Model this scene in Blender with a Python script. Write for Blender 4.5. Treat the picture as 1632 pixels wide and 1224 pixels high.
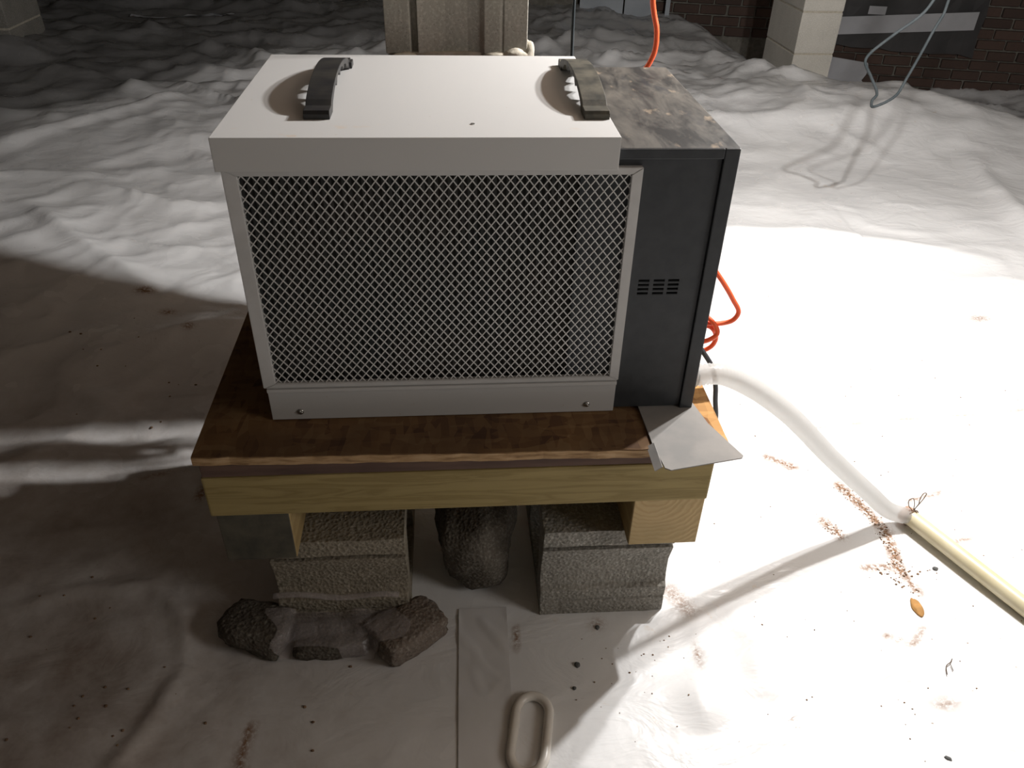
import bpy, bmesh, math, random
import numpy as np
from mathutils import Vector, Matrix, Quaternion
from mathutils import noise as mnoise

for o in list(bpy.data.objects): bpy.data.objects.remove(o)
S = bpy.context.scene
COL = S.collection
random.seed(7)
G = 0.39                     # height of the board top above the ground

# ------------------------------------------------------------------ camera
yaw, pitch, roll = -0.088, 0.6151, 0.0267
f = Vector((-math.sin(yaw)*math.cos(pitch), math.cos(yaw)*math.cos(pitch), -math.sin(pitch)))
r0 = Vector((math.cos(yaw), math.sin(yaw), 0)); u0 = r0.cross(f)
r = r0*math.cos(roll)+u0*math.sin(roll); u = -r0*math.sin(roll)+u0*math.cos(roll)
cam = bpy.data.cameras.new('camera'); camo = bpy.data.objects.new('camera', cam); COL.objects.link(camo)
camo.matrix_world = Matrix(((r.x, u.x, -f.x, 0.2516), (r.y, u.y, -f.y, -0.8491), (r.z, u.z, -f.z, 0.6575+G), (0, 0, 0, 1)))
cam.sensor_width = 36.0; cam.lens = 1248.06*36/1632; cam.clip_start = 0.02
S.camera = camo

# ------------------------------------------------------------------ world, lamps, exposure
W = bpy.data.worlds.new('world'); S.world = W; W.use_nodes = True
W.node_tree.nodes['Background'].inputs[0].default_value = (0.55, 0.6, 0.7, 1)
W.node_tree.nodes['Background'].inputs[1].default_value = 0.02
def point(name, loc, power, rad, colr):
    l = bpy.data.lights.new(name, 'POINT'); l.energy = power; l.shadow_soft_size = rad; l.color = colr
    o = bpy.data.objects.new(name, l); o.location = loc; COL.objects.link(o); return o
point('work_lamp', (1.27, 0.525, 0.93+G), 77, 0.020, (1.0, 0.99, 0.98))
point('work_lamp', (1.13, 0.54, 0.93+G), 49, 0.020, (1.0, 0.99, 0.98))
point('front_fill', (1.9, -.90, .62+G), 27, 0.30, (1.0, 0.96, 0.92))  # soft fill added at front right, no visible source
S.view_settings.view_transform = 'Standard'; S.view_settings.look = 'None'
S.view_settings.exposure = 0.0; S.view_settings.gamma = 1.0
S.view_settings.use_curve_mapping = False

# ------------------------------------------------------------------ helpers
def new_obj(name, bm, mat, parent=None, smooth=False, loc=None):
    me = bpy.data.meshes.new(name); bm.to_mesh(me); bm.free()
    if mat is not None:
        for m in (mat if isinstance(mat, (list, tuple)) else [mat]): me.materials.append(m)
    if smooth:
        for p in me.polygons: p.use_smooth = True
    o = bpy.data.objects.new(name, me); COL.objects.link(o)
    if parent: o.parent = parent
    if loc: o.location = loc
    return o
def tag(o, label=None, cat=None, group=None, kind=None):
    if label: o['label'] = label
    if cat: o['category'] = cat
    if group: o['group'] = group
    if kind: o['kind'] = kind
    return o
def thing(name, label, cat, loc=(0, 0, 0), rotz=0, group=None):
    o = bpy.data.objects.new(name, None); COL.objects.link(o); o.location = loc; o.rotation_euler = (0, 0, rotz)
    o.empty_display_size = .05
    return tag(o, label, cat, group)
def box(bm, x0, x1, y0, y1, z0, z1, bev=0.0, seg=2):
    t = bmesh.new()
    bmesh.ops.create_cube(t, size=1)
    for v in t.verts:
        v.co = Vector(((x0+x1)/2+v.co.x*(x1-x0), (y0+y1)/2+v.co.y*(y1-y0), (z0+z1)/2+v.co.z*(z1-z0)))
    if bev: bmesh.ops.bevel(t, geom=t.edges[:], offset=bev, segments=seg, affect='EDGES', profile=.6)
    merge(bm, t)
def merge(bm, t, M=None):
    if M is not None: bmesh.ops.transform(t, matrix=M, verts=t.verts)
    vm = {}
    for v in t.verts: vm[v] = bm.verts.new(v.co)
    for fc in t.faces:
        try:
            nf = bm.faces.new([vm[v] for v in fc.verts]); nf.smooth = fc.smooth; nf.material_index = fc.material_index
        except ValueError: pass
    t.free()
def prism(bm, pts, axis, a0, a1, bev=0.0):
    """polygon pts (in the two other axes, in xyz order) extruded along axis"""
    t = bmesh.new()
    def co(p, a):
        return Vector((a, p[0], p[1])) if axis == 0 else Vector((p[0], a, p[1])) if axis == 1 else Vector((p[0], p[1], a))
    A = [t.verts.new(co(p, a0)) for p in pts]; B = [t.verts.new(co(p, a1)) for p in pts]
    n = len(pts)
    t.faces.new(A); t.faces.new(B[::-1])
    for i in range(n): t.faces.new((A[i], B[i], B[(i+1) % n], A[(i+1) % n]))
    bmesh.ops.recalc_face_normals(t, faces=t.faces[:])
    if bev:
        ed = [e for e in t.edges if e.calc_face_angle(0) > .5]
        bmesh.ops.bevel(t, geom=ed, offset=bev, segments=2, affect='EDGES', profile=.6)
    merge(bm, t)
def catmull(P, n=10, closed=False):
    """centripetal Catmull-Rom curve through the points"""
    P = [Vector(p) for p in P]; out = []
    N = len(P)
    for i in range(N if closed else N-1):
        if closed: a, b, c, d = P[(i-1) % N], P[i], P[(i+1) % N], P[(i+2) % N]
        else:
            b, c = P[i], P[i+1]
            a = P[i-1] if i else b+(b-c); d = P[i+2] if i+2 < N else c+(c-b)
        t0 = 0.0; t1 = t0+max((b-a).length, 1e-6)**.5; t2 = t1+max((c-b).length, 1e-6)**.5; t3 = t2+max((d-c).length, 1e-6)**.5
        for k in range(n):
            t = t1+(t2-t1)*k/n
            A1 = a*((t1-t)/(t1-t0))+b*((t-t0)/(t1-t0)); A2 = b*((t2-t)/(t2-t1))+c*((t-t1)/(t2-t1)); A3 = c*((t3-t)/(t3-t2))+d*((t-t2)/(t3-t2))
            B1 = A1*((t2-t)/(t2-t0))+A2*((t-t0)/(t2-t0)); B2 = A2*((t3-t)/(t3-t1))+A3*((t-t1)/(t3-t1))
            out.append(B1*((t2-t)/(t2-t1))+B2*((t-t1)/(t2-t1)))
    if not closed: out.append(P[-1])
    return out
def resample(P, step):
    out = [P[0].copy()]; acc = 0
    for a, b in zip(P, P[1:]):
        L = (b-a).length
        if L < 1e-9: continue
        d = step-acc
        while d <= L:
            out.append(a.lerp(b, d/L)); d += step
        acc = (acc+L) % step
    return out
def tube(bm, P, rad, seg=10, closed=False, cap=True, sx=1.0):
    """swept tube; rad is a number or a function of the index"""
    n = len(P); R = rad if callable(rad) else (lambda i: rad)
    T = []
    for i in range(n):
        a = P[(i-1) % n] if closed or i else P[0]; b = P[(i+1) % n] if closed or i < n-1 else P[-1]
        T.append((b-a).normalized())
    up = Vector((0, 0, 1)) if abs(T[0].z) < .9 else Vector((1, 0, 0))
    nrm = (up-T[0]*up.dot(T[0])).normalized(); rings = []
    for i in range(n):
        nrm = (nrm-T[i]*nrm.dot(T[i])).normalized(); bi = T[i].cross(nrm)
        rings.append([bm.verts.new(P[i]+(nrm*math.cos(k*2*math.pi/seg)+bi*sx*math.sin(k*2*math.pi/seg))*R(i)) for k in range(seg)])
    for i in range(n if closed else n-1):
        A, B = rings[i], rings[(i+1) % n]
        for k in range(seg):
            fc = bm.faces.new((A[k], A[(k+1) % seg], B[(k+1) % seg], B[k])); fc.smooth = True
    if cap and not closed:
        bm.faces.new(rings[0][::-1]); bm.faces.new(rings[-1])
def rock(bm, c, s, seed, sub=3, amp=.25, flat=0.0, rot=None, boxy=0.0):
    t = bmesh.new(); bmesh.ops.create_icosphere(t, subdivisions=sub, radius=1)
    for v in t.verts:
        p = v.co.copy()
        if boxy:
            m = max(abs(p.x), abs(p.y), abs(p.z)); p = p.lerp(p/m*.9, boxy)
        q = p*(1+amp*mnoise.noise(p*1.2+Vector((seed*3.1, seed, 0)))+amp*.4*mnoise.noise(p*3.7+Vector((0, seed*2.7, seed))))
        v.co = Vector((q.x*s[0], q.y*s[1], q.z*s[2]))
    M = Matrix.Translation(Vector(c)) @ (rot.to_matrix().to_4x4() if rot else Matrix.Identity(4))
    merge(bm, t, M)

# ------------------------------------------------------------------ materials
class NT:
    def __init__(s, name):
        s.m = bpy.data.materials.new(name); s.m.use_nodes = True; s.t = s.m.node_tree
        s.b = s.t.nodes['Principled BSDF']; s.tc = s.t.nodes.new('ShaderNodeTexCoord')
    def n(s, k, **kw):
        x = s.t.nodes.new(k)
        for a, v in kw.items(): setattr(x, a, v)
        return x
    def l(s, a, b): s.t.links.new(a, b)
    def coord(s, sc=(1, 1, 1), rot=(0, 0, 0)):
        mp = s.n('ShaderNodeMapping'); mp.inputs['Scale'].default_value = sc; mp.inputs['Rotation'].default_value = rot
        s.l(s.tc.outputs['Object'], mp.inputs[0]); return mp.outputs[0]
    def noise(s, scale, detail=4, co=None, rough=.55, dist=0):
        x = s.n('ShaderNodeTexNoise'); x.inputs['Scale'].default_value = scale; x.inputs['Detail'].default_value = detail
        x.inputs['Roughness'].default_value = rough; x.inputs['Distortion'].default_value = dist
        s.l(co if co is not None else s.tc.outputs['Object'], x.inputs['Vector']); return x.outputs['Fac']
    def ramp(s, fac, stops):
        x = s.n('ShaderNodeValToRGB'); e = x.color_ramp.elements
        while len(e) < len(stops): e.new(.5)
        for i, (p, c) in enumerate(stops):
            e[i].position = p; e[i].color = (c, c, c, 1) if not isinstance(c, tuple) else (*c, 1)
        s.l(fac, x.inputs[0]); return x.outputs[0]
    def mix(s, fac, a, b, mode='MIX'):
        x = s.n('ShaderNodeMix'); x.data_type = 'RGBA'; x.blend_type = mode
        for i, v in ((6, a), (7, b)):
            if isinstance(v, tuple): x.inputs[i].default_value = (*v, 1)
            else: s.l(v, x.inputs[i])
        if isinstance(fac, (int, float)): x.inputs[0].default_value = fac
        else: s.l(fac, x.inputs[0])
        return x.outputs[2]
    def math(s, op, a, b):
        x = s.n('ShaderNodeMath', operation=op)
        for i, v in ((0, a), (1, b)):
            if isinstance(v, (int, float)): x.inputs[i].default_value = v
            else: s.l(v, x.inputs[i])
        return x.outputs[0]
    def bump(s, h, strength=.3, dist=.01):
        x = s.n('ShaderNodeBump'); x.inputs['Strength'].default_value = strength; x.inputs['Distance'].default_value = dist
        s.l(h, x.inputs['Height']); s.l(x.outputs[0], s.b.inputs['Normal']); return x
    def base(s, c):
        if isinstance(c, tuple): s.b.inputs['Base Color'].default_value = (*c, 1)
        else: s.l(c, s.b.inputs['Base Color'])
    def set(s, **kw):
        for k, v in kw.items():
            i = s.b.inputs[k.replace('_', ' ')]
            if isinstance(v, (int, float)): i.default_value = v
            else: s.l(v, i)
        return s
def simple(name, c1, c2=None, scale=20, rough=.5, metal=0, bump=0, bd=.002, spec=.5, stretch=(1, 1, 1)):
    m = NT(name); co = m.coord(stretch)
    nz = m.noise(scale, 5, co)
    m.base(m.mix(m.ramp(nz, [(.35, 0.0), (.65, 1.0)]), c1, c2) if c2 else c1)
    m.set(Roughness=rough, Metallic=metal, Specular_IOR_Level=spec)
    if bump: m.bump(nz, bump, bd)
    return m.m

def mat_plastic():
    m = NT('white_vapour_barrier')
    at = m.n('ShaderNodeAttribute', attribute_name='dirt'); at2 = m.n('ShaderNodeAttribute', attribute_name='floor_shade')
    sp = m.ramp(m.noise(95, 3, rough=.6), [(.70, 0.0), (.76, 1.0)])
    spm = m.ramp(m.noise(3.1, 3), [(.50, 0.0), (.64, 1.0)])
    blot = m.ramp(m.noise(16, 6, rough=.7, dist=.6), [(.64, 0.0), (.74, 1.0)])
    blm = m.ramp(m.noise(2.3, 2), [(.50, 0.0), (.62, 1.0)])
    c = m.mix(m.math('MULTIPLY', m.math('MULTIPLY', blot, blm), .5), (.80, .795, .79), (.62, .42, .23))
    c = m.mix(m.math('MULTIPLY', m.math('MULTIPLY', sp, spm), .85), c, (.24, .16, .10))
    fine = m.ramp(m.noise(170, 4, rough=.7), [(.36, 0.0), (.54, 1.0)])
    c = m.mix(m.math('MULTIPLY', at.outputs['Fac'], fine), c, (.25, .125, .055))
    c = m.mix(m.math('MULTIPLY', at2.outputs['Fac'], m.ramp(m.noise(7, 5, rough=.7), [(.3, 0.3), (.7, 1.0)])), c, (.30, .235, .19))  # shadow tone mixed into the film colour
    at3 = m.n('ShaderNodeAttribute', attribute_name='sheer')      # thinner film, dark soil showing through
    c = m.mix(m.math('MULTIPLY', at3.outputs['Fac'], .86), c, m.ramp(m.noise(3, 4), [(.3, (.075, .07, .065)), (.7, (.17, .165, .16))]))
    m.base(c)
    rr = m.ramp(m.noise(5, 3), [(.3, .20), (.7, .30)])
    m.set(Roughness=rr, Specular_IOR_Level=.5)
    # small film wrinkles
    w1 = m.noise(9, 4, m.coord((1, 1.6, 1), (0, 0, .5)), dist=.8)
    w2 = m.noise(34, 3)
    m.bump(m.math('ADD', w1, m.math('MULTIPLY', w2, .12)), .35, .012)
    return m.m
def mat_dirty_top():
    m = NT('dusty_black_paint')
    st = m.noise(5.0, 6, m.coord((5.5, 1.7, 1), (0, 0, -.5)), rough=.66, dist=.35)
    c = m.mix(m.ramp(st, [(.40, 0.0), (.56, .55), (.70, 1.0)]), (.024, .023, .022), (.105, .092, .076))
    bl = m.noise(24, 4, m.coord((2, 1, 1), (0, 0, -.5)))
    c = m.mix(m.ramp(bl, [(.62, 0.0), (.74, .8)]), c, (.26, .20, .14))
    dk = m.noise(11, 3, m.coord((3, 1, 1), (0, 0, -.4)))
    c = m.mix(m.ramp(dk, [(.58, 0.0), (.70, .8)]), c, (.022, .022, .024))
    m.base(c); m.set(Roughness=m.ramp(st, [(.4, .5), (.7, .8)]), Specular_IOR_Level=.25); return m.m
def mat_white_paint():
    m = NT('off_white_enamel')
    sep = m.n('ShaderNodeSeparateXYZ'); m.l(m.tc.outputs['Object'], sep.inputs[0])
    near = m.n('ShaderNodeMapRange'); m.l(sep.outputs['Y'], near.inputs[0])
    for i, v in ((1, .0), (2, .05), (3, 1.0), (4, .0)): near.inputs[i].default_value = v
    rust = m.ramp(m.noise(34, 5, m.coord((.55, 1, 1)), rough=.65), [(.60, 0.0), (.70, .7)])
    up = m.math('GREATER_THAN', sep.outputs['Z'], .383)
    c = m.mix(m.math('MULTIPLY', m.math('MULTIPLY', rust, near.outputs[0]), up), (.55, .541, .528), (.62, .36, .13))
    spk = m.ramp(m.noise(120, 2), [(.73, 0.0), (.78, .5)])
    c = m.mix(spk, c, (.45, .36, .28))
    m.base(c); m.set(Roughness=.38, Specular_IOR_Level=.35)
    m.bump(m.noise(380, 2), .05, .001); return m.m
def mat_osb():
    m = NT('oriented_strand_board')
    v = m.n('ShaderNodeTexVoronoi'); v.inputs['Scale'].default_value = 26; v.inputs['Randomness'].default_value = 1
    m.l(m.coord((1, 3.2, 4), (0, 0, .6)), v.inputs['Vector'])
    v2 = m.n('ShaderNodeTexVoronoi'); v2.inputs['Scale'].default_value = 30
    m.l(m.coord((3.4, 1, 4), (0, 0, .25)), v2.inputs['Vector'])
    bw = m.n('ShaderNodeRGBToBW'); m.l(v.outputs['Color'], bw.inputs[0])
    bw2 = m.n('ShaderNodeRGBToBW'); m.l(v2.outputs['Color'], bw2.inputs[0])
    s = m.math('ADD', m.math('MULTIPLY', bw.outputs[0], .5), m.math('MULTIPLY', bw2.outputs[0], .5))
    c = m.ramp(s, [(.15, (.20, .085, .028)), (.45, (.46, .24, .08)), (.8, (.62, .37, .15))])
    # shade with some dirt painted over the top, fading to the right-hand edge
    sep = m.n('ShaderNodeSeparateXYZ'); m.l(m.tc.outputs['Object'], sep.inputs[0])
    st = m.n('ShaderNodeMapRange'); m.l(m.math('ADD', sep.outputs['X'], m.math('MULTIPLY', m.noise(14, 3), .05)), st.inputs[0])
    for i, v_ in ((1, .56), (2, .60), (3, .78), (4, .0)): st.inputs[i].default_value = v_
    c = m.mix(m.math('MULTIPLY', st.outputs[0], m.ramp(m.noise(6, 4), [(.25, .75), (.6, 1.0)])), c, (.040, .026, .021))
    m.base(c); m.set(Roughness=.75, Specular_IOR_Level=.25); m.bump(s, .4, .003); return m.m
def mat_osb_edge():
    m = NT('board_edge'); n = m.noise(30, 5, m.coord((1, 1, 6)))
    m.base(m.ramp(n, [(.3, (.20, .11, .045)), (.5, (.40, .25, .12)), (.7, (.50, .34, .19))])); m.set(Roughness=.8); m.bump(n, .6, .004); return m.m
def mat_lumber(name, c1, c2, rot=(0, 0, 0), st=(1.2, 14, 14)):
    m = NT(name); co = m.coord(st, rot)
    w = m.noise(4.0, 5, co, dist=1.2)
    c = m.mix(m.ramp(w, [(.35, 0.0), (.5, .35), (.56, .9), (.7, .2)]), c1, c2)
    w2 = m.noise(60, 3, m.coord((.15, 1, 1), rot)); c = m.mix(m.math('MULTIPLY', w2, .3), c, tuple(x*.55 for x in c1))
    m.base(c); m.set(Roughness=.7, Specular_IOR_Level=.3); m.bump(w, .2, .002); return m.m
def mat_endgrain():
    m = NT('sawn_end_grain')
    v = m.n('ShaderNodeVectorMath', operation='LENGTH'); mp_ = m.coord((1, 0, 1)); mp_.node.inputs['Location'].default_value = (.02, 0, -.055); m.l(mp_, v.inputs[0])
    w = m.n('ShaderNodeMath', operation='SINE'); m.l(m.math('MULTIPLY', m.math('ADD', v.outputs['Value'], m.math('MULTIPLY', m.noise(20, 3), .03)), 700), w.inputs[0])
    s = m.ramp(w.outputs[0], [(0.0, 0.0), (1.0, 1.0)])
    c = m.mix(s, (.50, .36, .18), (.45, .31, .145)); c = m.mix(m.ramp(m.noise(9, 3), [(.4, 0.0), (.7, .6)]), c, (.32, .24, .11))
    m.base(c); m.set(Roughness=.8); m.bump(w.outputs[0], .15, .001); return m.m
def mat_concrete(name, c1, c2, c3, bs=.55, st=(1, 1, 1)):
    m = NT(name); n1 = m.noise(7, 6, m.coord(st), rough=.65); n2 = m.noise(210, 3)
    v = m.n('ShaderNodeTexVoronoi'); v.inputs['Scale'].default_value = 170; m.l(m.tc.outputs['Object'], v.inputs['Vector'])
    c = m.mix(m.ramp(n1, [(.3, 0.0), (.7, 1.0)]), c1, c2)
    c = m.mix(m.ramp(n2, [(.5, 0.0), (.68, .8)]), c, c3)
    c = m.mix(m.ramp(v.outputs['Distance'], [(.05, .55), (.22, 0.0)]), c, tuple(x*.4 for x in c1))
    m.base(c); m.set(Roughness=.92, Specular_IOR_Level=.2)
    m.bump(m.math('ADD', m.math('MULTIPLY', n2, .6), m.math('ADD', n1, v.outputs['Distance'])), bs, .004 if bs > .3 else .002); return m.m
def mat_film():
    m = NT('clear_film')
    m.base((.50, .45, .44)); m.set(Roughness=.2, Alpha=.36); m.bump(m.noise(30, 4, dist=1.), .8, .008); return m.m
def mat_milky():
    m = NT('milky_plastic'); m.base((.60, .595, .58)); m.set(Roughness=.3)
    tr = m.n('ShaderNodeBsdfTranslucent'); tr.inputs[0].default_value = (.9, .89, .87, 1)
    tp = m.n('ShaderNodeBsdfTransparent'); a = m.n('ShaderNodeMixShader'); b = m.n('ShaderNodeMixShader')
    a.inputs[0].default_value = .5; b.inputs[0].default_value = .34
    m.l(m.b.outputs[0], a.inputs[1]); m.l(tr.outputs[0], a.inputs[2]); m.l(a.outputs[0], b.inputs[1]); m.l(tp.outputs[0], b.inputs[2])
    m.l(b.outputs[0], m.t.nodes['Material Output'].inputs[0]); return m.m
def mat_brick(name, a, b):
    m = NT(name); oi = m.n('ShaderNodeObjectInfo'); n = m.noise(40, 4)
    c = m.mix(oi.outputs['Random'], a, b); c = m.mix(m.math('MULTIPLY', n, .5), c, (.06, .045, .035))
    m.base(c); m.set(Roughness=.9); m.bump(n, .5, .004); return m.m

M = dict(
    plastic=mat_plastic(), enamel=mat_white_paint(), dirtytop=mat_dirty_top(),
    black=simple('satin_black_paint', (.030, .033, .037), (.040, .043, .047), 60, .42, spec=.4, bump=.05, bd=.0005),
    blackplastic=simple('black_plastic', (.020, .020, .022), (.040, .038, .034), 30, .42, spec=.3),
    dustyplastic=simple('dusty_black_plastic', (.040, .039, .033), (.11, .10, .078), 40, .55, spec=.25),
    alu=simple('white_aluminium', (.51, .50, .488), (.56, .55, .54), 30, .4, spec=.4),
    strand=simple('galvanised_strand', (.60, .59, .57), None, 20, .35, .25),
    filter=simple('dark_filter', (.022, .026, .026), (.040, .036, .032), 9, .8, bump=.3, bd=.004),
    cavity=simple('dark_cavity', (.010, .010, .011), None, 10, .9),
    screw=simple('zinc_screw', (.55, .54, .52), (.42, .41, .39), 90, .25, .9),
    osb=mat_osb(), edge=mat_osb_edge(),
    darkwood=simple('dark_brown_wood', (.075, .042, .032), (.125, .072, .052), 8, .8, stretch=(1, 8, 8), bump=.3, bd=.002),
    treated=mat_lumber('green_treated_timber', (.36, .275, .115), (.24, .175, .065)),
    posty=mat_lumber('post_timber', (.40, .29, .13), (.27, .18, .075), st=(14, 1.2, 14)), endgrain=mat_endgrain(),
    shadedend=simple('shaded_end_grain', (.095, .085, .06), (.055, .05, .038), 30, .9, bump=.4, bd=.003),  # left post's end, shade painted into the colour
    concrete=mat_concrete('grey_concrete_block', (.20, .19, .165), (.30, .28, .245), (.42, .40, .36)),
    concrete_dark=mat_concrete('brownish_concrete_block', (.19, .165, .125), (.30, .26, .20), (.40, .36, .29)),  # browner tone for the left block
    concrete_pier=mat_concrete('streaked_concrete_block', (.33, .32, .275), (.43, .41, .36), (.52, .50, .44), .2, (3, 3, .7)),
    concrete_pale=mat_concrete('pale_concrete_block', (.50, .475, .42), (.60, .57, .51), (.70, .67, .62), .2),
    mortar=simple('mortar', (.42, .38, .30), (.55, .50, .42), 50, .95, bump=.6, bd=.005),
    stone=mat_concrete('dark_stone', (.070, .060, .048), (.125, .108, .088), (.20, .185, .155)),
    redstone=mat_concrete('brown_stone', (.15, .115, .09), (.22, .18, .15), (.30, .27, .235)),
    steel=simple('grey_sheet_steel', (.23, .222, .212), (.30, .28, .26), 14, .75, 0, spec=.12, bump=.04, bd=.001),
    orange=simple('orange_rubber', (.86, .115, .028), (.78, .095, .025), 20, .45),
    blackcord=simple('black_rubber', (.030, .030, .034), None, 20, .5),
    greycord=simple('grey_rubber', (.030, .037, .040), (.045, .052, .055), 30, .7, spec=.15),
    hose=mat_milky(), pvc=simple('cream_pvc', (.60, .53, .34), (.66, .60, .42), 12, .35, stretch=(3, 1, 1)),
    pink=simple('pink_brown_collar', (.55, .36, .26), (.40, .25, .17), 60, .5), wire=simple('brown_tie_wire', (.16, .11, .07), None, 20, .5, .6),
    film=mat_film(), ring=simple('cream_plastic', (.72, .67, .60), (.78, .74, .68), 14, .25),
    tape=simple('white_tape', (.72, .71, .71), (.66, .64, .62), 8, .35, bump=.25, bd=.004),
    greytape=simple('pale_tape', (.50, .50, .52), (.58, .58, .60), 5, .5),
    darksheet=simple('dark_grey_sheeting', (.045, .043, .044), (.07, .066, .066), 4, .45, bump=.3, bd=.01),
    palefoam=simple('pale_foam_board', (.36, .39, .42), (.44, .47, .50), 5, .6),
    brick=mat_brick('old_red_brick', (.075, .047, .038), (.125, .075, .058)), brickmortar=simple('old_mortar', (.15, .14, .115), (.22, .205, .175), 40, .95, bump=.5, bd=.004),
    dirt=simple('brown_dirt', (.16, .095, .055), (.30, .19, .11), 60, .9), mud=simple('orange_mud', (.52, .27, .08), (.36, .19, .06), 60, .8, bump=.4, bd=.003),
    pebble=simple('dark_pebble', (.07, .075, .075), (.12, .12, .115), 90, .7), earth=simple('bare_earth', (.14, .09, .055), (.22, .15, .09), 12, .95, bump=.5, bd=.01),
    plank=simple('brown_plank', (.20, .115, .055), (.30, .18, .09), 10, .8, stretch=(1, 8, 8)), ceil=simple('old_subfloor', (.11, .085, .062), (.16, .12, .09), 5, .9),
    pipe=simple('black_iron', (.025, .025, .027), None, 10, .6), mudbrown=simple('loose_twig', (.10, .07, .05), None, 10, .8),
)

# ------------------------------------------------------------------ terrain
_rng = np.random.default_rng(11)
_perm = _rng.permutation(512); _perm = np.concatenate([_perm, _perm, _perm])
_ang = _rng.random(512)*2*np.pi; _gx = np.cos(_ang); _gy = np.sin(_ang)
def perlin(x, y):
    xi = np.floor(x).astype(int); yi = np.floor(y).astype(int); xf = x-xi; yf = y-yi
    xi = xi % 512; yi = yi % 512; xj = (xi+1) % 512; yj = (yi+1) % 512
    def g(a, b, dx, dy):
        h = _perm[_perm[a]+b]; return _gx[h]*dx+_gy[h]*dy
    fx = xf*xf*xf*(xf*(xf*6-15)+10); fy = yf*yf*yf*(yf*(yf*6-15)+10)
    n00 = g(xi, yi, xf, yf); n10 = g(xj, yi, xf-1, yf); n01 = g(xi, yj, xf, yf-1); n11 = g(xj, yj, xf-1, yf-1)
    return ((n00*(1-fx)+n10*fx)*(1-fy)+(n01*(1-fx)+n11*fx)*fy)*1.5
def sstep(a, b, x):
    t = np.clip((x-a)/(b-a), 0, 1); return t*t*(3-2*t)
def gauss(x, y, cx, cy, sx, sy, rot=0.0):
    c, s = math.cos(rot), math.sin(rot); dx = x-cx; dy = y-cy
    return np.exp(-(((dx*c+dy*s)/sx)**2+((-dx*s+dy*c)/sy)**2))
def pdist(x, y, pts):
    """distance to a polyline, and signed side of the nearest segment, and end parameter"""
    best = np.full(np.shape(x), 1e9); side = np.zeros(np.shape(x)); par = np.zeros(np.shape(x))
    n = len(pts)-1
    for i, ((ax, ay), (bx, by)) in enumerate(zip(pts, pts[1:])):
        vx, vy = bx-ax, by-ay; L2 = vx*vx+vy*vy
        t = np.clip(((x-ax)*vx+(y-ay)*vy)/L2, 0, 1)
        d = np.hypot(x-ax-t*vx, y-ay-t*vy); m = d < best
        best = np.where(m, d, best); side = np.where(m, np.sign(vx*(y-ay)-vy*(x-ax)), side); par = np.where(m, (i+t)/n, par)
    return best, side, par
def fold(x, y, pts, w, h, sharp=1.5):
    d, s, p = pdist(x, y, pts); e = np.clip(np.sin(np.pi*np.clip(p, 0, 1)), 0, 1)**.5
    return h*e*np.exp(-(d/w)**sharp)
def lip(x, y, pts, h, w=.12):
    """an overlapping sheet edge: raised on the left side of the line, falling back gently"""
    d, s, p = pdist(x, y, pts); inside = (p > .001) & (p < .999)
    return np.where((s > 0) & inside, h*np.exp(-d/w), 0)
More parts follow.
